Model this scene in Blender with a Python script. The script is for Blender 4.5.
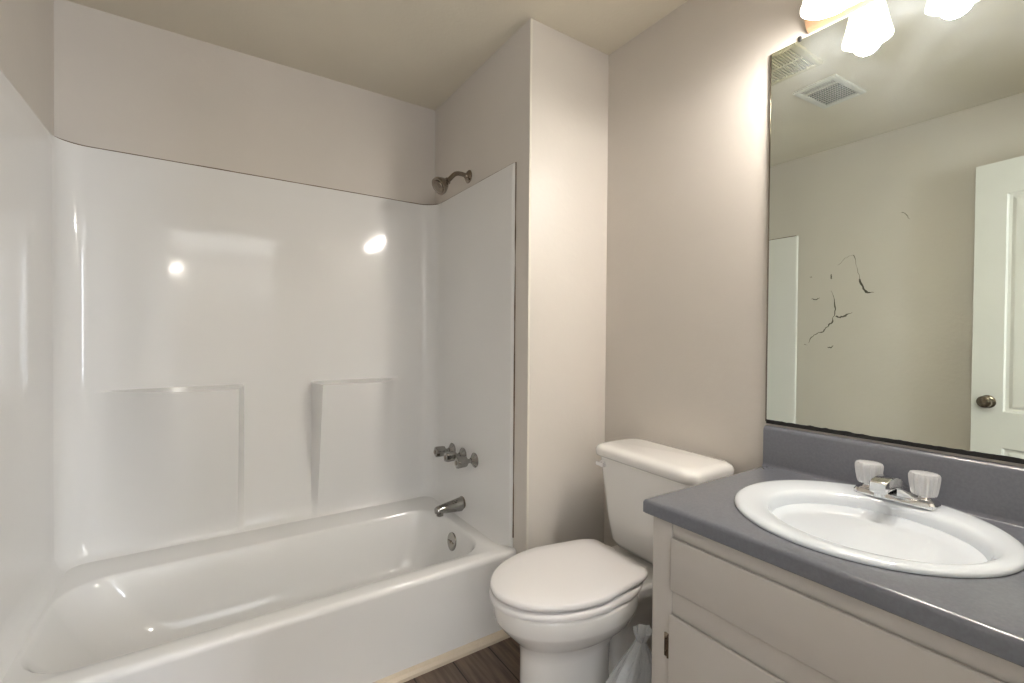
import bpy, bmesh, math, random
from mathutils import Vector, Matrix, noise
from math import sin, cos, pi, radians
random.seed(7)
for o in list(bpy.data.objects): bpy.data.objects.remove(o, do_unlink=True)
scn = bpy.context.scene
col = scn.collection

# ------------------------------------------------------------------ camera
YAW, PIT, ROL = radians(33.5637), radians(-.7269), radians(.4386)
fw = Vector((sin(YAW)*cos(PIT), cos(YAW)*cos(PIT), sin(PIT)))
rt = Vector((cos(YAW), -sin(YAW), 0)); up = rt.cross(fw)
rt, up = rt*cos(ROL)+up*sin(ROL), up*cos(ROL)-rt*sin(ROL)
cd = bpy.data.cameras.new('camera'); cam = bpy.data.objects.new('camera', cd); col.objects.link(cam)
cam.matrix_world = Matrix(((rt.x, up.x, -fw.x, 0), (rt.y, up.y, -fw.y, 0), (rt.z, up.z, -fw.z, 1.1935), (0, 0, 0, 1)))
cd.sensor_width = 36; cd.lens = 460.81/1024*36; cd.clip_start = .02
scn.camera = cam

# ------------------------------------------------------------------ world, exposure, big lights
w = bpy.data.worlds.new('world'); scn.world = w; w.use_nodes = True
w.node_tree.nodes['Background'].inputs[0].default_value = (.9, .95, 1, 1)
w.node_tree.nodes['Background'].inputs[1].default_value = .3
vs = scn.view_settings
vs.view_transform = 'Standard'; vs.look = 'None'; vs.gamma = 1; vs.use_curve_mapping = False
vs.exposure = 0.22
SHADE_EMIT = 3.0
BULB_W = 10.0
HALL_W = 13.0
DAYLIGHT_FILL_W = 230.0

def light(name, kind, loc, energy, color, **k):
    d = bpy.data.lights.new(name, kind); d.energy = energy; d.color = color
    for a, b in k.items(): setattr(d, a, b)
    o = bpy.data.objects.new(name, d); o.location = loc; col.objects.link(o); return o
# lamp of the bedroom beyond the doorway, and two added daylight fill panels, kept out of the surround's reflection
light('bedroom_lamp_light', 'POINT', (-.36, -3.6, 2.12), HALL_W, (1, .93, .84), shadow_soft_size=.02)
wl = light('bedroom_daylight_fill', 'AREA', (-1.50, -4.25, 1.40), DAYLIGHT_FILL_W*.14, (.84, .91, 1), shape='RECTANGLE', size=1.6, size_y=1.9)
wl.rotation_euler = (radians(90), 0, radians(-12))
wr = light('bedroom_daylight_fill', 'AREA', (1.62, -4.25, 1.40), DAYLIGHT_FILL_W*.42, (.84, .91, 1), shape='RECTANGLE', size=.8, size_y=1.9)
wr.rotation_euler = (radians(90), 0, radians(12))

bc = light('bedroom_fill_panel', 'AREA', (.3, -2.3, 1.55), 215, (.86, .92, 1), shape='RECTANGLE', size=3.0, size_y=2.4)
bc.rotation_euler = (radians(180), 0, 0)      # added unseen panel, bounces fill light off the bedroom ceiling

# room dimensions (metres)
XL, XP, XR = -.462, 1.038, 1.456
YB, YW, YT, YF = 2.335, 1.4525, 1.518, -.16
H, S, T = 2.413, 1.890, .335
CT = .800

# ------------------------------------------------------------------ materials
def mat(name, color, rough=.5, metal=0, nscale=0, namt=0, bump=0, bscale=60, coat=0, spec=.5, emit=None, trans=0, ior=1.45, rvar=0, dist=.002):
    m = bpy.data.materials.new(name); m.use_nodes = True
    nt = m.node_tree; b = nt.nodes['Principled BSDF']
    b.inputs['Base Color'].default_value = (*color, 1)
    b.inputs['Roughness'].default_value = rough; b.inputs['Metallic'].default_value = metal
    b.inputs['Coat Weight'].default_value = coat; b.inputs['Coat Roughness'].default_value = .05
    b.inputs['Specular IOR Level'].default_value = spec
    b.inputs['Transmission Weight'].default_value = trans; b.inputs['IOR'].default_value = ior
    if emit:
        b.inputs['Emission Color'].default_value = (*emit[0], 1); b.inputs['Emission Strength'].default_value = emit[1]
    tc = nt.nodes.new('ShaderNodeTexCoord')
    if namt:
        n = nt.nodes.new('ShaderNodeTexNoise'); n.inputs['Scale'].default_value = nscale; n.inputs['Detail'].default_value = 5
        nt.links.new(tc.outputs['Object'], n.inputs['Vector'])
        r = nt.nodes.new('ShaderNodeMapRange'); r.inputs['From Min'].default_value = .3; r.inputs['From Max'].default_value = .7
        r.inputs['To Min'].default_value = 1-namt; r.inputs['To Max'].default_value = 1+namt
        nt.links.new(n.outputs['Fac'], r.inputs['Value'])
        v = nt.nodes.new('ShaderNodeVectorMath'); v.operation = 'SCALE'; v.inputs[0].default_value = color
        nt.links.new(r.outputs[0], v.inputs['Scale']); nt.links.new(v.outputs[0], b.inputs['Base Color'])
    if rvar:
        n = nt.nodes.new('ShaderNodeTexNoise'); n.inputs['Scale'].default_value = 9; n.inputs['Detail'].default_value = 4
        nt.links.new(tc.outputs['Object'], n.inputs['Vector'])
        r = nt.nodes.new('ShaderNodeMapRange'); r.inputs['To Min'].default_value = rough; r.inputs['To Max'].default_value = rough+rvar
        nt.links.new(n.outputs['Fac'], r.inputs['Value']); nt.links.new(r.outputs[0], b.inputs['Roughness'])
    if bump:
        n = nt.nodes.new('ShaderNodeTexNoise'); n.inputs['Scale'].default_value = bscale; n.inputs['Detail'].default_value = 4
        nt.links.new(tc.outputs['Object'], n.inputs['Vector'])
        q = nt.nodes.new('ShaderNodeBump'); q.inputs['Strength'].default_value = bump; q.inputs['Distance'].default_value = dist
        nt.links.new(n.outputs['Fac'], q.inputs['Height']); nt.links.new(q.outputs[0], b.inputs['Normal'])
    return m

M = {}
M['wall'] = mat('greige_wall_paint', (.625, .58, .528), .42, nscale=3, namt=.02, bump=.35, bscale=45)
M['ceiling'] = mat('ceiling_paint', (.72, .665, .555), .7, nscale=2.5, namt=.03, bump=.4, bscale=70)
M['gel'] = mat('white_gelcoat', (.78, .77, .755), .05, nscale=2, namt=.01, bump=.10, bscale=5, coat=0, spec=.45, rvar=.06, dist=.004)
M['china'] = mat('white_china', (.82, .80, .775), .10, nscale=4, namt=.01, coat=.3)
M['plastic'] = mat('white_seat_plastic', (.80, .775, .77), .25, nscale=4, namt=.01)
M['sink'] = mat('white_sink_enamel', (.70, .74, .79), .08, nscale=4, namt=.008, coat=.4)
M['chrome'] = mat('chrome', (.72, .72, .72), .10, 1, nscale=8, namt=.05, rvar=.08)
M['fixture'] = mat('dark_chrome', (.33, .32, .305), .04, 1, nscale=30, namt=.1, rvar=.03)  # chrome base darkened in place of the dark reflections it lacks
M['nickel'] = mat('brushed_nickel', (.26, .22, .18), .16, 1, nscale=20, namt=.12)
M['dark'] = mat('dark_gap', (.012, .011, .010), .7, nscale=20, namt=.2)
M['counter'] = mat('slate_grey_laminate', (.150, .155, .178), .17, nscale=180, namt=.07, spec=.6)
M['cab'] = mat('painted_cabinet', (.52, .485, .45), .45, nscale=6, namt=.025, bump=.3, bscale=30)
M['bead'] = mat('corner_bead_paint', (.70, .66, .58), .45, nscale=10, namt=.03)
M['trim'] = mat('cream_trim', (.62, .53, .42), .5, nscale=10, namt=.05)
M['door'] = mat('white_door_paint', (.77, .77, .75), .4, nscale=5, namt=.02, bump=.2, bscale=40)
M['brass'] = mat('tarnished_brass', (.60, .38, .23), .35, .7, nscale=14, namt=.12)
M['vent'] = mat('vent_white', (.66, .65, .60), .5, nscale=10, namt=.04)
M['louvre'] = mat('louvre_grey', (.30, .29, .27), .5, nscale=10, namt=.04)
M['fan'] = mat('yellowed_grille', (.62, .57, .40), .5, nscale=10, namt=.05)
M['crack'] = mat('crack_shadow', (.10, .09, .07), .9, nscale=90, namt=.5)
M['hall'] = mat('bedroom_paint', (.72, .69, .64), .6, nscale=3, namt=.02)
M['acrylic'] = mat('clear_acrylic', (.97, .97, .98), .05, nscale=10, namt=.003, trans=.5, ior=1.49)
M['shade'] = mat('frosted_glass_shade', (.95, .92, .86), .3, nscale=10, namt=.01, emit=((1, .93, .84), SHADE_EMIT))
M['lampglobe'] = mat('bedroom_globe', (.95, .92, .86), .3, nscale=10, namt=.01, emit=((1, .93, .84), 6))
M['dirt'] = mat('brown_grime', (.16, .11, .07), .8, nscale=40, namt=.3)

def floor_mat():
    m = bpy.data.materials.new('brown_wood_vinyl'); m.use_nodes = True; nt = m.node_tree; b = nt.nodes['Principled BSDF']
    tc = nt.nodes.new('ShaderNodeTexCoord'); mp = nt.nodes.new('ShaderNodeMapping'); mp.inputs['Rotation'].default_value = (0, 0, pi/2)
    br = nt.nodes.new('ShaderNodeTexBrick'); br.offset = .37
    br.inputs['Scale'].default_value = 1; br.inputs['Brick Width'].default_value = .9; br.inputs['Row Height'].default_value = .15
    br.inputs['Mortar Size'].default_value = .0025; br.inputs['Color1'].default_value = (.155, .108, .08, 1)
    br.inputs['Color2'].default_value = (.10, .07, .052, 1); br.inputs['Mortar'].default_value = (.02, .014, .01, 1)
    nt.links.new(tc.outputs['Object'], mp.inputs[0]); nt.links.new(mp.outputs[0], br.inputs['Vector'])
    m2 = nt.nodes.new('ShaderNodeMapping'); m2.inputs['Scale'].default_value = (30, 2.5, 1)
    n = nt.nodes.new('ShaderNodeTexNoise'); n.inputs['Scale'].default_value = 2; n.inputs['Detail'].default_value = 6
    nt.links.new(tc.outputs['Object'], m2.inputs[0]); nt.links.new(m2.outputs[0], n.inputs['Vector'])
    r = nt.nodes.new('ShaderNodeMapRange'); r.inputs['From Min'].default_value = .3; r.inputs['From Max'].default_value = .7
    r.inputs['To Min'].default_value = .6; r.inputs['To Max'].default_value = 1.6
    v = nt.nodes.new('ShaderNodeVectorMath'); v.operation = 'SCALE'
    nt.links.new(n.outputs['Fac'], r.inputs['Value']); nt.links.new(br.outputs['Color'], v.inputs[0])
    nt.links.new(r.outputs[0], v.inputs['Scale']); nt.links.new(v.outputs[0], b.inputs['Base Color'])
    b.inputs['Roughness'].default_value = .38
    return m
M['floor'] = floor_mat()

def mirror_mat():
    m = bpy.data.materials.new('old_mirror_glass'); m.use_nodes = True; nt = m.node_tree; b = nt.nodes['Principled BSDF']
    b.inputs['Metallic'].default_value = 1; b.inputs['Roughness'].default_value = .0
    b.inputs['Base Color'].default_value = (.80, .85, .77, 1)
    # wiped-on cloudy film, mostly near the top: a thin diffuse veil
    tc = nt.nodes.new('ShaderNodeTexCoord'); n = nt.nodes.new('ShaderNodeTexNoise')
    n.inputs['Scale'].default_value = 7; n.inputs['Detail'].default_value = 8; n.inputs['Roughness'].default_value = .6
    nt.links.new(tc.outputs['Object'], n.inputs['Vector'])
    sp = nt.nodes.new('ShaderNodeSeparateXYZ'); nt.links.new(tc.outputs['Object'], sp.inputs[0])
    g = nt.nodes.new('ShaderNodeMapRange'); g.inputs['From Min'].default_value = 1.35; g.inputs['From Max'].default_value = 2.1
    g.inputs['To Min'].default_value = .0; g.inputs['To Max'].default_value = .065
    nt.links.new(sp.outputs['Z'], g.inputs['Value'])
    r = nt.nodes.new('ShaderNodeMapRange'); r.inputs['From Min'].default_value = .38; r.inputs['From Max'].default_value = .68
    r.inputs['To Min'].default_value = .25; r.inputs['To Max'].default_value = 1
    nt.links.new(n.outputs['Fac'], r.inputs['Value'])
    mu = nt.nodes.new('ShaderNodeMath'); mu.operation = 'MULTIPLY'
    nt.links.new(g.outputs[0], mu.inputs[0]); nt.links.new(r.outputs[0], mu.inputs[1])
    df = nt.nodes.new('ShaderNodeBsdfDiffuse'); df.inputs['Color'].default_value = (.60, .66, .72, 1)
    mx = nt.nodes.new('ShaderNodeMixShader'); out = nt.nodes['Material Output']
    nt.links.new(mu.outputs[0], mx.inputs[0]); nt.links.new(b.outputs[0], mx.inputs[1]); nt.links.new(df.outputs[0], mx.inputs[2])
    nt.links.new(mx.outputs[0], out.inputs[0])
    return m
M['mirror'] = mirror_mat()

def bag_mat():
    m = bpy.data.materials.new('thin_clear_plastic'); m.use_nodes = True; nt = m.node_tree; b = nt.nodes['Principled BSDF']
    b.inputs['Base Color'].default_value = (.86, .90, .94, 1); b.inputs['Roughness'].default_value = .18
    tr = nt.nodes.new('ShaderNodeBsdfTransparent'); mx = nt.nodes.new('ShaderNodeMixShader'); mx.inputs[0].default_value = .42
    n = nt.nodes.new('ShaderNodeTexNoise'); n.inputs['Scale'].default_value = 22; n.inputs['Detail'].default_value = 3
    q = nt.nodes.new('ShaderNodeBump'); q.inputs['Strength'].default_value = .8; q.inputs['Distance'].default_value = .01
    nt.links.new(n.outputs['Fac'], q.inputs['Height']); nt.links.new(q.outputs[0], b.inputs['Normal'])
    nt.links.new(tr.outputs[0], mx.inputs[1]); nt.links.new(b.outputs[0], mx.inputs[2])
    nt.links.new(mx.outputs[0], nt.nodes['Material Output'].inputs[0])
    return m
M['bag'] = bag_mat()

# ------------------------------------------------------------------ mesh helpers
def obj(name, bm, m, parent=None, sharp=35, smooth=True):
    bmesh.ops.recalc_face_normals(bm, faces=bm.faces)
    me = bpy.data.meshes.new(name); bm.to_mesh(me); bm.free()
    if smooth:
        for p in me.polygons: p.use_smooth = True
        me.set_sharp_from_angle(angle=radians(sharp))
    me.materials.append(M[m])
    o = bpy.data.objects.new(name, me); col.objects.link(o)
    if parent: o.parent = parent
    return o
def struct(name, bm, m, parent=None, label=None, **k):
    o = obj(name, bm, m, parent, **k)
    if not parent: o['kind'] = 'structure'
    if label: o['label'] = label
    return o
def tag(o, label, cat, group=None):
    o['label'] = label; o['category'] = cat
    if group: o['group'] = group
    return o
def thing(name, label, cat, loc=(0, 0, 0), rz=0, group=None):
    o = bpy.data.objects.new(name, None); o.empty_display_size = .05; col.objects.link(o)
    o.location = loc; o.rotation_euler = (0, 0, rz)
    return tag(o, label, cat, group)
def box(bm, x0, x1, y0, y1, z0, z1, bev=0, seg=2, mtx=None):
    v = [bm.verts.new(p) for p in [(x0,y0,z0),(x1,y0,z0),(x1,y1,z0),(x0,y1,z0),(x0,y0,z1),(x1,y0,z1),(x1,y1,z1),(x0,y1,z1)]]
    fs = [bm.faces.new([v[i] for i in f]) for f in [(0,3,2,1),(4,5,6,7),(0,1,5,4),(1,2,6,5),(2,3,7,6),(3,0,4,7)]]
    nv = list(v)
    if bev:
        es = list({e for f in fs for e in f.edges})
        r = bmesh.ops.bevel(bm, geom=es, offset=bev, segments=seg, affect='EDGES', profile=.5)
        nv = list({vv for f in r['faces'] for vv in f.verts} | {vv for vv in v if vv.is_valid})
    if mtx is not None:
        for vv in nv: vv.co = mtx @ vv.co
    return bm
def B(*a, **k): return box(bmesh.new(), *a, **k)
def loft(bm, rings, cap0=True, cap1=True, closed=True):
    R = [[bm.verts.new(p) for p in r] for r in rings]; n = len(R[0])
    for a, b in zip(R, R[1:]):
        for i in range(n if closed else n-1):
            j = (i+1) % n; bm.faces.new((a[i], a[j], b[j], b[i]))
    if cap0: bm.faces.new(R[0][::-1])
    if cap1: bm.faces.new(R[-1])
    return bm
def rrect(x0, x1, y0, y1, r, z, n=6):
    p = []
    for cx, cy, a0 in ((x1-r, y1-r, 0), (x0+r, y1-r, pi/2), (x0+r, y0+r, pi), (x1-r, y0+r, 3*pi/2)):
        for i in range(n+1):
            a = a0+pi/2*i/n; p.append((cx+r*cos(a), cy+r*sin(a), z))
    return p
def ell(cx, cy, a, b, z, n=64): return [(cx+a*cos(2*pi*i/n), cy+b*sin(2*pi*i/n), z) for i in range(n)]
def lathe(bm, prof, mtx=Matrix(), n=32, cap0=True, cap1=True, flute=0, nf=12):
    rings = []
    for r, z in prof:
        rings.append([mtx @ Vector(((r*(1+flute*cos(nf*2*pi*i/n)))*cos(2*pi*i/n), (r*(1+flute*cos(nf*2*pi*i/n)))*sin(2*pi*i/n), z)) for i in range(n)])
    return loft(bm, rings, cap0, cap1)
def aim(loc, d):
    d = Vector(d).normalized(); q = Vector((0, 0, 1)).rotation_difference(d)
    return Matrix.Translation(loc) @ q.to_matrix().to_4x4()
def tube(bm, pts, rads, n=16):
    pts = [Vector(p) for p in pts]; rings = []
    if not hasattr(rads, '__len__'): rads = [rads]*len(pts)
    up0 = Vector((0, 0, 1)); 
    for i, p in enumerate(pts):
        d = (pts[min(i+1, len(pts)-1)]-pts[max(i-1, 0)]).normalized()
        a = d.cross(Vector((.13, .97, .2))).normalized(); b = d.cross(a).normalized()
        rings.append([p+(a*cos(2*pi*k/n)+b*sin(2*pi*k/n))*rads[i] for k in range(n)])
    return loft(bm, rings)
def spline(P, k=6):
    P = [Vector(p) for p in P]; Q = [2*P[0]-P[1]]+P+[2*P[-1]-P[-2]]; out = []
    for i in range(1, len(Q)-2):
        for s in range(k):
            t = s/k; a, b, c, d = Q[i-1:i+3]
            out.append(.5*((2*b)+(c-a)*t+(2*a-5*b+4*c-d)*t*t+(3*b-a-3*c+d)*t**3))
    out.append(P[-1]); return out
def sm(a, b, x):
    t = max(0, min(1, (x-a)/(b-a))); return t*t*(3-2*t)

# ------------------------------------------------------------------ the room shell
W = .10
struct('floor', B(XL-W, XR+W, YF-W, YB+W, -.05, 0), 'floor', smooth=False)
struct('ceiling', B(XL-W, XR+W, YF-W, YB+W, H, H+.05), 'ceiling', smooth=False)
wall_left = struct('wall_left', B(XL-W, XL, YF-W, YB+W, 0, H), 'wall', smooth=False)
struct('wall_back', B(XL, XR, YB, YB+W, 0, H), 'wall', smooth=False)
struct('wall_right', B(XR, XR+W, YF-W, YB+W, 0, H), 'wall', smooth=False)
# boxed-out plumbing wall with its outside corner
bm = bmesh.new()
r = .006
loft(bm, [[(XR, YB, z), (XP, YB, z), (XP, YW+r, z), (XP+r*.3, YW+r*.3, z), (XP+r, YW, z), (XR, YW, z)] for z in (0, H)])
struct('wall_plumbing', bm, 'wall', sharp=60)
struct('trim_3', B(XP-.0012, XP+.0085, YW-.0016, YW+.0002, 0, H, bev=.0006), 'bead')
# front wall with the doorway the camera stands in
DX0, DX1, DZ = -.285, .535, 2.075
bm = B(XL, DX0, YF-W, YF, 0, H); box(bm, DX1, XR, YF-W, YF, 0, H); box(bm, DX0, DX1, YF-W, YF, DZ, H)
struct('wall_front', bm, 'wall', smooth=False)
bm = B(DX0-.055, DX0+.004, YF, YF+.014, 0, DZ+.05, bev=.004); box(bm, DX1-.004, DX1+.055, YF, YF+.014, 0, DZ+.05, bev=.004)
box(bm, DX0-.055, DX1+.055, YF, YF+.014, DZ-.004, DZ+.055, bev=.004)
struct('trim_1', bm, 'door')
# the bedroom seen only by its light, through the doorway
struct('wall_bedroom_left', B(-2.9, -2.8, -4.4, YF-W, 0, H), 'hall', smooth=False)
struct('wall_bedroom_right', B(2.4, 2.5, -4.4, YF-W, 0, H), 'hall', smooth=False)
struct('wall_bedroom_back', B(-2.8, 2.4, -4.4, -4.3, 0, H), 'hall', smooth=False)
bm = B(-2.8, XL-W, YF-W, YF, 0, H); box(bm, XR+W, 2.4, YF-W, YF, 0, H)
struct('wall_bedroom_front', bm, 'hall', smooth=False)
struct('floor_bedroom', B(-2.8, 2.4, -4.4, YF-W, -.05, 0), 'floor', smooth=False)
struct('ceiling_bedroom', B(-2.8, 2.4, -4.4, YF-W, H, H+.05), 'hall', smooth=False)
# cream strip along the foot of the tub
bm = bmesh.new()
prof = [(YT+.012, 0), (YT-.012, 0), (YT-.012, .012), (YT-.004, .022), (YT+.012, .026)]
loft(bm, [[(x, y, z) for y, z in prof] for x in (XL, XP)])
struct('trim_2', bm, 'trim')
# short baseboard pieces (wing face, right wall by the toilet)
struct('baseboard_right', B(XR-.012, XR, .76, YW, 0, .085, bev=.004), 'trim')
struct('baseboard_wing', B(XP+.003, XR-.012, YW-.012, YW, 0, .085, bev=.004), 'trim')

# cracks in the left wall, seen in the mirror
def crack(pts, ws):
    bm = bmesh.new(); P = []
    pts = [Vector(p) for p in pts]
    fine = []; fw_ = []
    for i in range(len(pts)-1):
        for s in range(4):
            t = s/4; j = .004 if s else 0
            fine.append(pts[i].lerp(pts[i+1], t)+Vector((random.uniform(-j, j), random.uniform(-j, j)))); fw_.append((ws[i]*(1-t)+ws[i+1]*t)*random.uniform(.6, 1.3))
    fine.append(pts[-1]); fw_.append(ws[-1])
    rings = []
    for i, p in enumerate(fine):
        d = (fine[min(i+1, len(fine)-1)]-fine[max(0, i-1)]).normalized(); n = Vector((-d.y, d.x))*fw_[i]/2
        a, b = p+n, p-n
        rings.append([(XL, a.x, a.y), (XL+.0012, a.x, a.y), (XL+.0012, b.x, b.y), (XL, b.x, b.y)])
    return loft(bm, rings)
for pts, ws in [
    ([(1.224,1.712),(1.208,1.64),(1.190,1.56)], [.004,.001,.002]),
    ([(1.190,1.56),(1.170,1.50),(1.150,1.473)], [.010,.012,.012]),
    ([(1.150,1.473),(1.115,1.472)], [.008,.002]),
    ([(1.224,1.712),(1.27,1.70),(1.31,1.66)], [.001,.0012,.001]),
    ([(1.345,1.605),(1.343,1.575)], [.006,.007]),
    ([(1.345,1.50),(1.325,1.44),(1.318,1.38),(1.330,1.33),(1.338,1.29)], [.001,.003,.008,.003,.008]),
    ([(1.316,1.335),(1.290,1.325),(1.262,1.335),(1.225,1.355)], [.012,.010,.010,.001]),
    ([(1.338,1.29),(1.365,1.265),(1.385,1.235),(1.42,1.225),(1.455,1.20),(1.475,1.16)], [.010,.004,.007,.003,.005,.001]),
    ([(1.46,1.455),(1.44,1.448),(1.41,1.458)], [.002,.006,.002]),
    ([(1.36,1.135),(1.34,1.13),(1.325,1.145)], [.005,.007,.001]),
    ([(1.47,1.60),(1.46,1.60)], [.003,.003]),
    ([(.99,1.925),(.965,1.905),(.95,1.88)], [.002,.003,.001]),
    ([(1.50,1.15),(1.48,1.145)], [.003,.001]),
]:
    struct('crack', crack(pts, ws), 'crack', wall_left, smooth=False)

# ------------------------------------------------------------------ bathtub
tub = thing('bathtub', 'white fibreglass bathtub built into the alcove, with a plain apron', 'bathtub', (.288, YT, 0))
tub_off = Vector((.288, YT, 0))
def sub(o, off):            # bring world-space mesh under an Empty placed at off
    o.data.transform(Matrix.Translation(-Vector(off))); return o
x0, x1 = XL+.0005, XP-.0005
bm = bmesh.new()
rings = [rrect(x0, x1, YT+.014, YB-.001, .004, .0), rrect(x0, x1, YT+.006, YB-.001, .004, .29),
         rrect(x0, x1, YT-.001, YB-.001, .004, .312), rrect(x0, x1, YT-.001, YB-.001, .004, .322),
         rrect(x0, x1, YT+.004, YB-.001, .004, .332), rrect(x0, x1, YT+.014, YB-.001, .006, T+.0006),
         rrect(x0+.03, x1-.03, YT+.045, YB-.06, .02, T),
         rrect(-.41, .950, 1.584, 2.138, .14, T-.0005), rrect(-.406, .946, 1.588, 2.134, .14, T-.004),
         rrect(-.398, .940, 1.596, 2.128, .14, T-.018),
         rrect(-.36, .928, 1.612, 2.115, .15, .25), rrect(-.30, .91, 1.63, 2.11, .16, .16), rrect(-.24, .89, 1.65, 2.09, .16, .10),
         rrect(-.20, .88, 1.68, 2.07, .15, .075), rrect(-.14, .83, 1.73, 2.02, .13, .068)]
loft(bm, rings)
sub(obj('tub_shell', bm, 'gel', tub, sharp=50), tub_off)
# overflow plate on the tub's inner end wall
bm = bmesh.new(); mt = aim((.929, 1.878, .258), (-1, 0, .12))
lathe(bm, [(.037, -.006), (.040, .001), (.039, .005), (.032, .008), (.012, .008)], mt, n=36)
ov = sub(obj('overflow_plate', bm, 'fixture', tub), tub_off)
bm = bmesh.new(); lathe(bm, [(.006, .008), (.006, .012), (.004, .013)], mt, n=16)
box(bm, -.0022, .0022, -.026, .026, .008, .0112, bev=.001, mtx=mt)
sub(obj('trip_lever', bm, 'nickel', ov), tub_off)
bm = bmesh.new(); lathe(bm, [(.030, 0), (.030, .003), (.022, .005), (.01, .005)], Matrix.Translation((.80, 1.87, .068)), n=32)
sub(obj('drain', bm, 'chrome', tub), tub_off)

# ------------------------------------------------------------------ surround
tn = .012; Rr = .085
path = []
xa, xb, yb = XL+tn, XP-tn, YB-tn
YS = 1.562
path += [((XL+.0008, YS-.016), (0, 1)), ((XL+.006, YS-.0155), (.6, -.8)), ((XL+.010, YS-.012), (1, 0)), ((xa, YS-.006), (1, 0)), ((xa, YS), (1, 0))]
for i in range(1, 16): path.append(((xa, YS+(yb-Rr-YS)*i/16), (1, 0)))
for i in range(13):
    a = pi-pi/2*i/12; path.append(((xa+Rr+Rr*cos(a), yb-Rr+Rr*sin(a)), (-cos(a), -sin(a))))
xs = sorted(set([round(xa+Rr+(xb-xa-2*Rr)*i/60, 4) for i in range(1, 60)]+[.106, .112, .1125, .120, .130, .1375, .138, .144, .406, .4115, .412, .420, .428, .4355, .436, .442]))
xs = [x for i, x in enumerate(xs) if i == 0 or x-xs[i-1] > .0004]
for x in xs: path.append(((x, yb), (0, -1)))
for i in range(13):
    a = pi/2-pi/2*i/12; path.append(((xb-Rr+Rr*cos(a), yb-Rr+Rr*sin(a)), (-cos(a), -sin(a))))
for i in range(1, 16): path.append(((xb, yb-Rr+(YS-yb+Rr)*i/16), (-1, 0)))
path += [((xb, YS), (-1, 0)), ((xb, YS-.006), (-1, 0)), ((XP-.010, YS-.012), (-1, 0)), ((XP-.006, YS-.0155), (-.6, -.8)), ((XP-.0008, YS-.016), (0, 1))]
def ledge(x, z):
    D = 0
    if z < .972:
        D = .135*min(1, (.972-z)/.006)*max(0, min(1, (z-.34)/(.966-.34)))**.8
    Wr = min(max(0, min(1, (x-.412)/.024)), 1-sm(.68, .84, x)); Wl = min(sm(-.36, -.08, x), 1-max(0, min(1, (x-.112)/.026)))
    return D*max(Wr, Wl)
zs = sorted(set([T-.001, T+.003, T+.008, T+.014, T+.02]+[T+.02+(S-T-.03)*i/44 for i in range(1, 44)]+[.955, .962, .966, .9685, .970, .972, .978, S-.006, S-.002, S]))
rings = []
for z in zs:
    ring = []
    for (x, y), (nx, ny) in path:
        k = 0 if z < S-.0061 else (.004 if z < S-.001 else tn-.001)
        if abs(x-XL) < .004 or abs(x-XP) < .004: k = 0
        k = min(k, abs(x-XL)-.0005, 1) if abs(nx) > .9 and nx > 0 else (min(k, abs(XP-x)-.0005) if abs(nx) > .9 else k)
        d = ledge(x, z) if ny < -.9 or y > yb-.06 else 0
        # small cove where the panel meets the tub rim
        c = .030*max(0, 1-(z-T)/.07)**2.5 if y > YS+.02 else 0
        ring.append((x-nx*k+nx*c, y-ny*k-d+ny*c, z))
    rings.append(ring)
bm = bmesh.new(); loft(bm, rings, False, False, closed=False)
# back side, so that the panel has thickness at its top edge
o = obj('tub_surround', bm, 'gel', sharp=40)
tag(o, 'glossy white one-piece shower surround with two moulded soap ledges above the bathtub', 'shower surround')

bm = bmesh.new(); pts = []
for (x, y), (nx, ny) in path[4:-4]:
    if nx > .9: x = XL
    elif nx < -.9: x = XP
    else: x, y = x-nx*tn, y-ny*tn
    pts.append((x+nx*.0015, y+ny*.0015, S+.0015))
pts = [p for i, p in enumerate(pts) if i == 0 or (Vector(p)-Vector(pts[i-1])).length > .008]
tube(bm, pts, [.0022+.0012*noise.noise(Vector(p)*14) for p in pts], n=6)
cl = obj('caulk_line', bm, 'dirt', o); cl['label'] = 'stained brown caulk line along the top edge'
bm = bmesh.new(); pts = [(XP-.0012, YS-.0185, T+.04+(S-T-.04)*i/60) for i in range(61)]
tube(bm, pts, [.0026+.0022*noise.noise(Vector(p)*9) for p in pts], n=6); obj('caulk_line', bm, 'dirt', o)
# ------------------------------------------------------------------ shower head
sh = thing('shower_head', 'dull nickel shower head on a bent arm above the surround', 'shower head', (XP, 1.944, 1.945))
so = (XP, 1.944, 1.945)
bm = bmesh.new(); lathe(bm, [(.030, 0), (.031, .003), (.024, .010), (.014, .014), (.011, .022)], aim((XP, 1.944, 1.945), (-1, 0, 0)))
sub(obj('flange', bm, 'nickel', sh), so)
bm = bmesh.new(); tube(bm, spline([(XP, 1.944, 1.945), (.995, 1.944, 1.950), (.965, 1.944, 1.943), (.935, 1.944, 1.912), (.925, 1.944, 1.902)]), .0105)
sub(obj('shower_arm', bm, 'nickel', sh), so)
bm = bmesh.new(); hd = aim((.928, 1.944, 1.905), (-.80, -.12, -.60))
lathe(bm, [(.012, -.004), (.016, .0), (.016, .010), (.019, .014), (.030, .030), (.039, .048), (.041, .056), (.040, .064), (.032, .064)], hd, n=40)
hdo = sub(obj('spray_head', bm, 'nickel', sh), so)
bm = bmesh.new(); lathe(bm, [(.031, .062), (.030, .068), (.018, .075), (.005, .077)], hd, n=32)
for i in range(14):
    a = 2*pi*i/14; q = hd @ Matrix.Translation((.022*cos(a), .022*sin(a), .066)); lathe(bm, [(.0022, 0), (.0018, .004)], q, n=8)
sub(obj('nozzle_face', bm, 'nickel', hdo), so)

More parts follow.
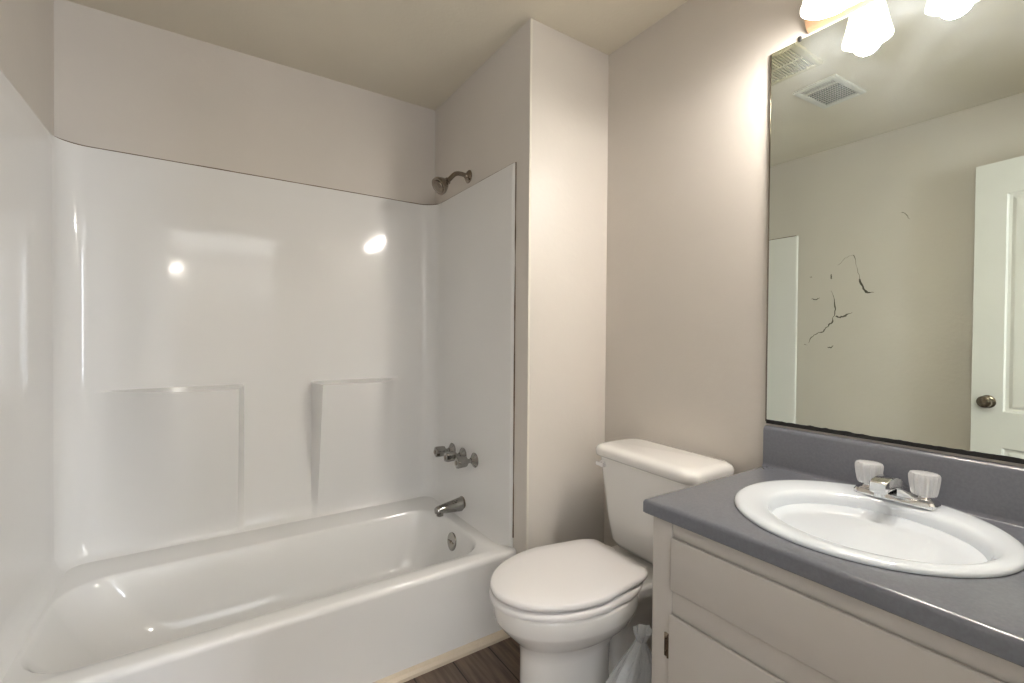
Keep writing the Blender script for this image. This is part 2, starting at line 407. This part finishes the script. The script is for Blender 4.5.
# ------------------------------------------------------------------ tub faucet handles and spout
def tub_handle(loc, rot, label):
    t = thing('tub_faucet_handle', label, 'faucet handle', loc, group='chrome tub faucet handles')
    bm = bmesh.new(); mt = aim((0, 0, 0), (-1, 0, 0))
    lathe(bm, [(.033, 0), (.034, .003), (.029, .008), (.017, .016), (.013, .022)], mt, n=32)
    obj('escutcheon', bm, 'fixture', t)
    bm = bmesh.new(); lathe(bm, [(.010, .014), (.010, .040)], mt, n=20)
    obj('stem', bm, 'fixture', t)
    bm = bmesh.new(); mr = aim((0, 0, 0), (-1, 0, 0)) @ Matrix.Rotation(rot, 4, 'Z')
    lathe(bm, [(.012, .040), (.0205, .044), (.0225, .052), (.0235, .086), (.0215, .094), (.015, .096)], mr, n=32, flute=.10, nf=4)
    g = obj('grip', bm, 'fixture', t, sharp=30)
    bm = bmesh.new(); lathe(bm, [(.010, .095), (.010, .0975), (.006, .098)], mt, n=20)
    obj('index_cap', bm, 'nickel', g)
    return t
tub_handle((xb, 2.074, .622), .3, 'chrome tub faucet handle farthest back, leftmost of the three on the surround')
tub_handle((xb, 1.960, .622), .9, 'chrome tub faucet handle in the middle of the row of three')
tub_handle((xb, 1.846, .622), .1, 'chrome tub faucet handle nearest the room, rightmost of the three')
sp = thing('tub_spout', 'chrome tub spout below the three faucet handles', 'tub spout', (xb, 1.965, .388))
bm = bmesh.new()
rings = []
for s in range(13):
    t = s/12; x = -.135*t; rr = .036-.013*t; zc = -.004-.010*t
    top = rr*(1.0); bot = rr*(.95-.35*t)
    rings.append([(x, rr*.85*cos(a)*(1 if True else 0), zc+(top if sin(a) > 0 else bot)*sin(a)) for a in [2*pi*k/28 for k in range(28)]])
rings.append([(-.141, p[1]*.7, -.014+(p[2]+.014)*.7) for p in rings[-1]])
loft(bm, rings); body = obj('spout_body', bm, 'fixture', sp, sharp=50)
bm = bmesh.new(); lathe(bm, [(.0165, 0), (.0165, .016), (.013, .016), (.013, .004)], aim((-.118, 0, -.020), (0, 0, -1)), n=24)
obj('spout_outlet', bm, 'fixture', sp)
bm = bmesh.new(); lathe(bm, [(.036, 0), (.036, .004), (.031, .007)], aim((0, 0, -.004), (-1, 0, 0)), n=32)
obj('wall_ring', bm, 'nickel', sp)

# ------------------------------------------------------------------ toilet
TY = 1.095
toi = thing('toilet', 'white two-piece toilet with closed lid between tub and vanity', 'toilet', (XR-.004, TY, 0), radians(-3.0))
def egg(uf, ub, hw, z, ucf=.55, hb=None, n=96, p=2.0, pb=2.6):
    """outline: round front at u=uf, widest hw, blunter back at u=ub (local x = -u)"""
    uc = ub+(uf-ub)*ucf; out = []
    for i in range(n):
        a = 2*pi*i/n; c, s = cos(a), sin(a)
        if c >= 0:
            u = uc+(uf-uc)*abs(c)**(2/p); v = hw*abs(s)**(2/p)*(1 if s >= 0 else -1)
        else:
            u = uc-(uc-ub)*abs(c)**(2/pb)
            v = hw*abs(s)**(2/pb)*(1 if s >= 0 else -1)
            if hb:
                f = ((uc-u)/(uc-ub))**2; v *= 1-(1-hb/hw)*f
        out.append((-u, v, z))
    return out
bm = bmesh.new()
BW = .182
loft(bm, [egg(.685, .33, .110, 0, .5), egg(.680, .33, .104, .02, .5), egg(.662, .34, .098, .05, .5), egg(.655, .345, .095, .12, .5), egg(.655, .34, .097, .22, .5),
          egg(.660, .30, .106, .255, .5), egg(.678, .25, .128, .275, .5, hb=.09), egg(.700, .23, .152, .298, .5, hb=.10), egg(.724, .225, .170, .325, .5, hb=.11),
          egg(.735, .225, .178, .340, .5, hb=.12), egg(.738, .225, .180, .346, .5, hb=.12), egg(.739, .225, BW, .365, .5, hb=.12),
          egg(.742, .225, BW+.001, .388, .5, hb=.12), egg(.740, .228, BW-.002, .397, .5, hb=.12), egg(.73, .235, BW-.012, .400, .5, hb=.11), egg(.66, .27, .12, .400, .5, hb=.09)])
obj('bowl', bm, 'china', toi, sharp=60)
bm = bmesh.new()
def rr(u0, u1, hw, r, z, vo=0): return rrect(-u1, -u0, -hw+vo, hw+vo, r, z)
loft(bm, [rr(.12, .36, .070, .06, 0), rr(.12, .34, .055, .05, .05), rr(.12, .33, .048, .045, .20), rr(.08, .33, .075, .06, .30), rr(.03, .33, .125, .05, .35),
          rr(.022, .33, .135, .04, .385), rr(.024, .325, .133, .04, .396), rr(.032, .315, .125, .035, .400)])
obj('bowl_deck', bm, 'china', toi, sharp=60)
bm = bmesh.new()
sw = .183
def seatring(o, z): return egg(.755+o, .262-o, sw+.002+o, z, .46, hb=.128+o, pb=7)
loft(bm, [seatring(-.010, .4015), seatring(-.001, .404), seatring(0, .410), seatring(-.001, .418), seatring(-.006, .422), seatring(-.03, .4225)])
obj('seat', bm, 'plastic', toi, sharp=60)
bm = bmesh.new()
def lidring(o, z): return egg(.750+o, .262-o, sw-.003+o, z, .46, hb=.131+o, pb=16)
loft(bm, [lidring(-.03, .4275), lidring(-.004, .428), lidring(.002, .431), lidring(.003, .438), lidring(.001, .4455), lidring(-.005, .4485), lidring(-.04, .4515), lidring(-.09, .4535)])
lid = obj('seat_lid', bm, 'plastic', toi, sharp=60)
for v in (-.075, .075):
    bm = bmesh.new(); box(bm, -.262, -.232, v-.022, v+.022, .400, .432, bev=.006); obj('seat_hinge', bm, 'plastic', toi)
bm = bmesh.new()
TS = -.046     # tank sits a little toward the vanity
loft(bm, [rr(.055, .150, .14, .04, .402, TS), rr(.045, .175, .186, .05, .412, TS), rr(.035, .19, .197, .05, .435, TS), rr(.025, .200, .205, .045, .52, TS),
          rr(.018, .222, .212, .04, .70, TS), rr(.018, .226, .216, .04, .745, TS), rr(.03, .215, .21, .03, .747, TS)])
tank = obj('tank', bm, 'china', toi, sharp=60)
bm = bmesh.new()
loft(bm, [rr(.03, .225, .214, .04, .7455, TS), rr(.010, .238, .226, .045, .748, TS), rr(.004, .246, .226, .05, .756, TS), rr(.004, .247, .227, .05, .770, TS), rr(.008, .243, .223, .05, .781, TS),
          rr(.018, .234, .214, .05, .788, TS), rr(.04, .21, .197, .05, .791, TS)])
obj('tank_lid', bm, 'china', toi, sharp=60)
bm = bmesh.new(); lathe(bm, [(.014, 0), (.015, .004), (.012, .010)], aim((-.222, .135, .718), (-1, 0, 0)), n=24)
box(bm, -.240, -.230, .118, .158, .710, .725, bev=.004)
obj('flush_lever', bm, 'plastic', toi)
for v in (-.1, .1):
    bm = bmesh.new(); lathe(bm, [(.016, 0), (.016, .008), (.009, .018), (.003, .020)], Matrix.Translation((-.33, v, .012)), n=20)
    obj('bolt_cap', bm, 'china', toi)

# ------------------------------------------------------------------ clear plastic bag by the toilet
bm = bmesh.new(); rings = []
prof = [(0, .115, .050), (.02, .130, .060), (.09, .125, .060), (.15, .108, .055), (.20, .085, .046), (.25, .058, .036), (.29, .032, .022), (.315, .012, .014), (.33, .020, .020), (.345, .030, .026)]
for k, (z, a, b) in enumerate(prof):
    ring = []
    for i in range(40):
        t = 2*pi*i/40; q = 1+.20*noise.noise(Vector((cos(t)*2.2, sin(t)*2.2, z*9)))+.10*sin(7*t+z*20)*(z > .1)
        ring.append((a*q*cos(t)+.16*z, b*q*sin(t)-.10*z, z))
    rings.append(ring)
loft(bm, rings, True, False)
o = obj('plastic_bag', bm, 'bag', sharp=25); o.location = (.995, .922, .001)
tag(o, 'crumpled clear plastic bag standing on the floor between toilet and vanity', 'bag')

# ------------------------------------------------------------------ vanity cabinet
VY0, VY1 = -.145, .737
van = thing('vanity_cabinet', 'off-white painted vanity cabinet under the grey countertop', 'cabinet', (.90, (VY0+VY1)/2, 0))
vo = (.90, (VY0+VY1)/2, 0)
FX = .917
bm = B(FX+.004, XR-.001, VY0+.003, VY1-.001, .09, CT-.16, bev=0); box(bm, FX+.055, XR-.001, VY0+.003, VY1-.001, 0, .09)
box(bm, FX+.004, XR-.001, VY1-.018, VY1-.001, CT-.16, CT-.037); box(bm, FX+.004, XR-.001, VY0+.003, VY0+.02, CT-.16, CT-.037)
sub(obj('cabinet_body', bm, 'cab', van), vo)
bm = B(FX-.012, FX+.004, VY1-.055, VY1, .09, CT-.036, bev=.0015)
box(bm, FX-.012, FX+.004, VY0+.001, VY0+.05, .09, CT-.036, bev=.0015); box(bm, FX-.0095, FX+.004, .26, .305, .09, .60, bev=.001)
for z0, z1 in ((.09, .13), (.53, .625), (.715, CT-.036)):
    box(bm, FX-.0095, FX+.004, VY0+.004, VY1-.004, z0, z1, bev=.001)
sub(obj('face_frame', bm, 'cab', van), vo)
def slab(y0, y1, z0, z1, name):
    bm = B(FX-.021, FX-.0112, y0, y1, z0, z1, bev=.003, seg=3)
    return sub(obj(name, bm, 'cab', van), vo)
slab(VY0+.045, .680, .606, .728, 'false_drawer_front')
d1 = slab(.292, .683, .115, .548, 'door'); d2 = slab(VY0+.04, .280, .115, .548, 'door')
def hinge(d, y, z):
    bm = B(FX-.0145, FX-.0115, y-.004, y+.012, z-.028, z+.028, bev=.001)
    lathe(bm, [(.0032, -.026), (.0032, .026)], Matrix.Translation((FX-.017, y-.001, z)), n=10)
    for dz in (-.016, .016): lathe(bm, [(.003, 0), (.002, .002)], aim((FX-.0145, y+.007, z+dz), (-1, 0, 0)), n=8)
    sub(obj('hinge', bm, 'nickel', d), vo)
for z in (.468, .19): hinge(d1, .6875, z)
for d, y in ((d1, .32), (d2, .25)):
    bm = bmesh.new(); lathe(bm, [(.006, 0), (.006, .012), (.014, .018), (.015, .025), (.010, .030)], aim((FX-.021, y, .50), (-1, 0, 0)), n=24)
    sub(obj('knob', bm, 'nickel', d), vo)

# ------------------------------------------------------------------ countertop with backsplash
ct = thing('countertop', 'glossy slate grey laminate countertop with backsplash on the vanity cabinet', 'countertop', (.88, VY1, CT-.036))
co = (.88, VY1, CT-.036)
CY0, CY1 = YF+.001, .754; CX = .888
SX, SY, SA, SB = 1.186, .411, .250, .246      # sink oval
bm = bmesh.new()
# top plate with an oval hole, lofted outline: section rings outer rim -> hole
N = 64
def outer(o, z, rr_=.006):
    # rectangle sampled at N points by angle around sink centre
    pts = []
    X0, X1, Y0, Y1 = CX+o, XR-.001, CY0, CY1-o
    for i in range(N):
        a = 2*pi*i/N; c, s = cos(a), sin(a); best = 1e9
        if c > 1e-6: best = min(best, (X1-SX)/c)
        if c < -1e-6: best = min(best, (X0-SX)/c)
        if s > 1e-6: best = min(best, (Y1-SY)/s)
        if s < -1e-6: best = min(best, (Y0-SY)/s)
        pts.append([SX+c*best, SY+s*best, z])
    # snap nearest samples to the corners
    for cx, cy in ((X0, Y0), (X0, Y1), (X1, Y0), (X1, Y1)):
        j = min(range(N), key=lambda k: (pts[k][0]-cx)**2+(pts[k][1]-cy)**2); pts[j] = [cx, cy, z]
    return [tuple(p) for p in pts]
hole = lambda z: ell(SX, SY, SA-.014, SB-.014, z, N)
loft(bm, [hole(CT-.036), outer(.004, CT-.036), outer(0, CT-.033), outer(0, CT-.009), outer(.002, CT-.004), outer(.006, CT-.0012), outer(.012, CT), hole(CT)], False, False)
v0 = [v for v in bm.verts]
# close inner rim of the hole
R0 = v0[:N]; R1 = v0[-N:]
for i in range(N): bm.faces.new((R1[i], R1[(i+1) % N], R0[(i+1) % N], R0[i]))
sub(obj('counter_slab', bm, 'counter', ct, sharp=40), co)
bm = bmesh.new(); bx = XR-.022
prof = [(XR-.001, CT-.002), (bx-.006, CT-.002), (bx-.004, CT+.001), (bx-.001, CT+.004), (bx, CT+.010), (bx, .909), (bx+.002, .9155), (bx+.006, .9195), (bx+.011, .921), (XR-.001, .921)]
loft(bm, [[(x, y, z) for x, z in prof] for y in (CY0, CY1-.001)])
sub(obj('backsplash', bm, 'counter', ct, sharp=45), co)

# ------------------------------------------------------------------ sink
sk = thing('sink', 'white oval drop-in sink set in the grey countertop', 'sink', (SX, SY, CT))
bm = bmesh.new()
def se(a, b, z, cx=0, cy=0): return ell(cx, cy, a, b, z, 96)
IC = -.030
def be(a, b, z, cx=0): return ell(cx, -.020, a, b+.006, z, 96)
loft(bm, [se(SA-.016, SB-.016, -.02), se(SA-.016, SB-.016, .0005), se(SA-.001, SB-.001, .0008), se(SA, SB, .004), se(SA-.003, SB-.003, .0085), se(SA-.010, SB-.010, .0115), se(SA-.020, SB-.020, .012), se(SA-.030, SB-.030, .0115, -.003, -.003),
          be(.190, .190, .0100, -.016), be(.181, .183, .0065, -.018), be(.177, .179, .001, -.020)]
  + [be(.172*cos(t)**.8+.002, .174*cos(t)**.8+.002, .001-.137*sin(t)**1.15, -.020-.008*sin(t)) for t in [pi/2*k/16*.97 for k in range(1, 17)]])
obj('sink_bowl', bm, 'sink', sk, sharp=60)
bm = bmesh.new(); lathe(bm, [(.024, -.137), (.024, -.132), (.016, -.131), (.015, -.134), (.002, -.134)], Matrix.Translation((IC+.002, -.016, 0)), n=28)
obj('drain', bm, 'chrome', sk)
bm = bmesh.new(); lathe(bm, [(.011, 0), (.011, .003), (.006, .003), (.006, -.001)], aim((.098, 0, -.060), (-.9, 0, .35)), n=20)
obj('overflow_hole', bm, 'dark', sk)

# ------------------------------------------------------------------ faucet
FY = .406; FXc = 1.372; FZ = CT+.0115
fa = thing('bathroom_faucet', 'chrome bathroom faucet with two clear fluted acrylic knobs on the sink', 'faucet', (FXc, FY, FZ))
bm = bmesh.new()
loft(bm, [rrect(-.027, .027, -.079, .079, .012, 0), rrect(-.027, .027, -.079, .079, .012, .007), rrect(-.024, .024, -.076, .076, .012, .0125), rrect(-.018, .018, -.070, .070, .012, .015)])
obj('base_plate', bm, 'chrome', fa, sharp=30)
bm = bmesh.new(); rings = []
# spout: rises from the saddle between the knobs and reaches out over the bowl
for x, zc, hw, hh in [(.020, .012, .024, .010), (.010, .020, .022, .016), (-.005, .030, .019, .016), (-.025, .044, .018, .014), (-.050, .049, .0175, .014), (-.085, .048, .017, .014), (-.106, .045, .0165, .0135), (-.109, .044, .0145, .0115)]:
    rings.append([(x, y, z) for (y, z, _) in rrect(-hw, hw, zc-hh, zc+hh, min(hw, hh)*.3, 0, n=3)])
loft(bm, rings); spt = obj('spout', bm, 'chrome', fa, sharp=40)
bm = bmesh.new(); lathe(bm, [(.010, 0), (.010, .012), (.008, .013), (.004, .010)], aim((-.096, 0, .034), (0, 0, -1)), n=20)
obj('aerator', bm, 'chrome', spt)
bm = bmesh.new()
# sloping saddle shoulders
for s in (-1, 1):
    loft(bm, [[(x, s*y, z) for (x, z, _) in rrect(-w_, w_, .008, h_, .004, 0, n=2)] for y, w_, h_ in [(.010, .023, .034), (.022, .022, .028), (.036, .021, .019), (.050, .022, .0155)]])
obj('saddle', bm, 'chrome', fa, sharp=30)
for s in (1, -1):
    bm = bmesh.new(); lathe(bm, [(.015, .012), (.015, .016), (.010, .020), (.010, .026)], Matrix.Translation((0, s*.053, 0)), n=24)
    st = obj('handle_stem', bm, 'chrome', fa)
    bm = bmesh.new(); lathe(bm, [(.016, .023), (.0215, .025), (.0235, .032), (.0258, .046), (.0275, .062), (.0275, .069), (.025, .074), (.016, .0755)], Matrix.Translation((0, s*.053, 0)), n=96, flute=.045, nf=16)
    kn = obj('acrylic_knob', bm, 'acrylic', st, sharp=25); kn['label'] = 'clear fluted acrylic knob'
    bm = bmesh.new(); lathe(bm, [(.006, .026), (.006, .064), (.009, .066), (.009, .069)], Matrix.Translation((0, s*.053, 0)), n=16)
    obj('knob_core', bm, 'chrome', kn)

# ------------------------------------------------------------------ mirror
MZ0, MZ1, MY0, MY1 = .934, 2.066, -.12, .753
mi = thing('wall_mirror', 'large frameless wall mirror with cloudy film above the grey backsplash', 'mirror', (XR, (MY0+MY1)/2, MZ0))
mo = (XR, (MY0+MY1)/2, MZ0)
o = obj('mirror_glass', B(XR-.006, XR-.001, MY0, MY1, MZ0, MZ1), 'mirror', mi, smooth=False)
o.location = (0, 0, 0); o.parent = mi; o.matrix_parent_inverse = Matrix.Translation(Vector(mo)).inverted()
bm = bmesh.new()
n = 90; ra = []
for i in range(n+1):
    y = MY1-(MY1-MY0)*i/n; h = .0035+.0035*abs(noise.noise(Vector((y*23, 2, 1))))+.002*random.random()
    ra.append([(XR-.001, y, MZ0-.006), (XR-.0072, y, MZ0-.006), (XR-.0072, y, MZ0+h), (XR-.001, y, MZ0+h)])
loft(bm, ra); sub(obj('worn_bottom_edge', bm, 'dark', mi, smooth=False), mo)
sub(obj('side_edge', B(XR-.0075, XR-.0005, MY1-.0005, MY1+.0028, MZ0, MZ1-.001, bev=.0006), 'nickel', mi), mo)
bm = B(XR-.010, XR-.0005, .668, .676, MZ1-.004, MZ1+.010, bev=.002); sub(obj('mirror_clip', bm, 'dark', mi), mo)

# ------------------------------------------------------------------ vanity light
vl = thing('vanity_light', 'brass bar vanity light with frosted glass shades above the mirror', 'light fixture', (XR, .36, 2.10))
vo2 = (XR, .36, 2.10)
bm = bmesh.new()
prof = [(XR-.001, 2.074), (XR-.012, 2.072), (XR-.022, 2.078), (XR-.030, 2.092), (XR-.040, 2.112), (XR-.042, 2.128), (XR-.040, 2.146), (XR-.030, 2.165), (XR-.020, 2.178), (XR-.001, 2.182)]
loft(bm, [[(x, y, z) for x, z in prof] for y in (.075, .648)])
sub(obj('back_bar', bm, 'brass', vl, sharp=20), vo2)
SHX = 1.326
for y in (.549, .361, .173):
    bm = bmesh.new(); tube(bm, spline([(XR-.035, y, 2.125), (XR-.075, y, 2.145), (SHX+.008, y, 2.210), (SHX, y, 2.197)]), .007)
    lathe(bm, [(.010, .018), (.020, .010), (.022, -.008), (.020, -.012)], Matrix.Translation((SHX, y, 2.185)), n=24)
    ar = sub(obj('lamp_arm', bm, 'brass', vl), vo2)
    bm = bmesh.new()
    rings = []
    def fl(r, z, f):
        return [(SHX+r*(1+f*.5*cos(8*2*pi*i/64))*cos(2*pi*i/64), y+r*(1+f*.5*cos(8*2*pi*i/64))*sin(2*pi*i/64), z) for i in range(64)]
    for r_, z_, f_ in [(.022, 2.183, 0), (.030, 2.173, .01), (.036, 2.152, .01), (.043, 2.125, .012), (.050, 2.09, .014), (.056, 2.063, .016), (.060, 2.048, .018), (.057, 2.048, .018), (.053, 2.063, .016), (.047, 2.09, .014), (.040, 2.125, .012), (.033, 2.152, .01), (.026, 2.171, .01)]:
        rings.append(fl(r_, z_, f_))
    loft(bm, rings, False, False)
    sub(obj('glass_shade', bm, 'shade', vl, sharp=40), vo2)
    light('vanity_bulb_light', 'POINT', (SHX, y, 2.040), BULB_W, (1, .955, .90), shadow_soft_size=.035)

# ------------------------------------------------------------------ ceiling register and exhaust fan grille (seen in the mirror)
rg = thing('ceiling_register', 'white metal ceiling register with dark louvres', 'vent', (.33, 1.05, H), radians(4))
bm = bmesh.new()
def frame(bm, hx, hy, b, z0, z1):
    box(bm, -hx, hx, hy-b, hy, z0, z1, bev=.002); box(bm, -hx, hx, -hy, -hy+b, z0, z1, bev=.002)
    box(bm, -hx+.0003, -hx+b, -hy+b-.002, hy-b+.002, z0+.0005, z1, bev=.001); box(bm, hx-b, hx-.0003, -hy+b-.002, hy-b+.002, z0+.0005, z1, bev=.001)
frame(bm, .145, .098, .026, -.010, 0); box(bm, .070, .080, -.08, .08, -.009, 0)
obj('frame', bm, 'vent', rg)
obj('duct_opening', B(-.122, .122, -.076, .076, -.002, -.0005), 'dark', rg, smooth=False)
for i in range(9):
    x = -.110+i*.0206
    bm = bmesh.new(); box(bm, -.0008, .0008, -.074, .074, -.0035, .0035, mtx=Matrix.Translation((x, 0, -.0065)) @ Matrix.Rotation(-.35, 4, 'Y'))
    obj('louvre', bm, 'vent', rg, smooth=False)
for i in range(4):
    bm = bmesh.new(); box(bm, -.006, .006, -.074, .074, -.0008, .0008, mtx=Matrix.Translation((.085+i*.011, 0, -.006)) @ Matrix.Rotation(.3, 4, 'Y'))
    obj('louvre', bm, 'vent', rg, smooth=False)
fg = thing('exhaust_fan_grille', 'yellowed square exhaust fan grille on the ceiling', 'fan grille', (.765, 1.075, H))
bm = bmesh.new(); frame(bm, .125, .125, .022, -.016, 0); box(bm, -.006, .006, -.11, .11, -.014, -.004)
obj('frame', bm, 'fan', fg)
obj('fan_opening', B(-.11, .11, -.11, .11, -.002, -.0005), 'dirt', fg, smooth=False)
for i in range(17):
    y = -.099+i*.0124
    obj('slat', B(-.110, .110, y-.0036, y+.0036, -.0135, -.006, bev=.001), 'fan', fg)

# ------------------------------------------------------------------ open door (seen in the mirror)
hx, hy = -.262, YF+.018
fxx, fyy = -.375, .652
ang = math.atan2(fyy-hy, fxx-hx); DL = math.hypot(fxx-hx, fyy-hy)
dr = thing('door_1', 'white panel door standing open against the left wall', 'door', (hx, hy, 0), ang)
del dr['category']; del dr['label']; dr['kind'] = 'structure'
DT = .035; DH = 2.062
# local: x along the door (0 hinge -> DL free edge), y<0 is the face toward the room
bm = bmesh.new()
pan = [(.115, DL/2-.045, .20, .665), (DL/2+.045, DL-.115, .20, .665), (.115, DL/2-.045, .84, 1.90), (DL/2+.045, DL-.115, .84, 1.90)]
xsx = [0, .115, DL/2-.045, DL/2+.045, DL-.115, DL]; zsx = [.010, .20, .665, .84, 1.90, DH]
for i in range(5):
    for j in range(5):
        a0, a1, z0, z1 = xsx[i], xsx[i+1], zsx[j], zsx[j+1]
        if (i in (1, 3)) and (j in (1, 3)):
            for yy, s in ((-DT, 1), (0, -1)):
                rg_ = []
                for o_, d_ in ((0, 0), (.006, .007), (.018, .009), (.032, .004), (.040, .0035)):
                    rg_.append([(a0+o_, yy+s*d_, z0+o_), (a1-o_, yy+s*d_, z0+o_), (a1-o_, yy+s*d_, z1-o_), (a0+o_, yy+s*d_, z1-o_)])
                loft(bm, rg_, False, True)
        else:
            for yy in (-DT, 0):
                bm.faces.new([bm.verts.new(p) for p in ((a0, yy, z0), (a1, yy, z0), (a1, yy, z1), (a0, yy, z1))])
for a, b in (((0, .010), (DL, .010)), ((DL, .010), (DL, DH)), ((DL, DH), (0, DH)), ((0, DH), (0, .010))):
    bm.faces.new([bm.verts.new(p) for p in ((a[0], 0, a[1]), (b[0], 0, b[1]), (b[0], -DT, b[1]), (a[0], -DT, a[1]))])
bmesh.ops.remove_doubles(bm, verts=bm.verts, dist=.0004)
struct('door_leaf', bm, 'door', dr, smooth=False)
for s, y0 in ((-1, -DT), (1, 0)):
    bm = bmesh.new(); mt = aim((DL-.062, y0, .885), (0, s, 0))
    lathe(bm, [(.031, 0), (.032, .004), (.026, .009), (.012, .011), (.011, .018), (.020, .023), (.028, .032), (.030, .040), (.027, .048), (.016, .053)], mt, n=32)
    struct('door_knob', bm, 'nickel', dr)
for z in (.25, 1.05, 1.82):
    bm = bmesh.new(); lathe(bm, [(.006, -.045), (.006, .045)], Matrix.Translation((.0, -DT-.004, z)), n=12); box(bm, 0, .03, -DT-.002, -DT, z-.045, z+.045)
    struct('door_hinge', bm, 'nickel', dr)

# ------------------------------------------------------------------ bedroom lamp seen only as a glint
bl = thing('bedroom_ceiling_lamp', 'small round glass ceiling lamp in the bedroom behind the camera', 'lamp', (-.36, -3.6, H))
bm = bmesh.new(); lathe(bm, [(.06, 0), (.06, -.02), (.012, -.03), (.012, -.20)], n=24); obj('canopy_rod', bm, 'nickel', bl)
bm = bmesh.new(); lathe(bm, [(.012, -.19), (.05, -.20), (.08, -.23), (.09, -.265), (.085, -.265), (.075, -.232), (.045, -.205)], n=32, cap0=False, cap1=False); obj('glass_shade', bm, 'lampglobe', bl)
bpy.context.view_layer.update()
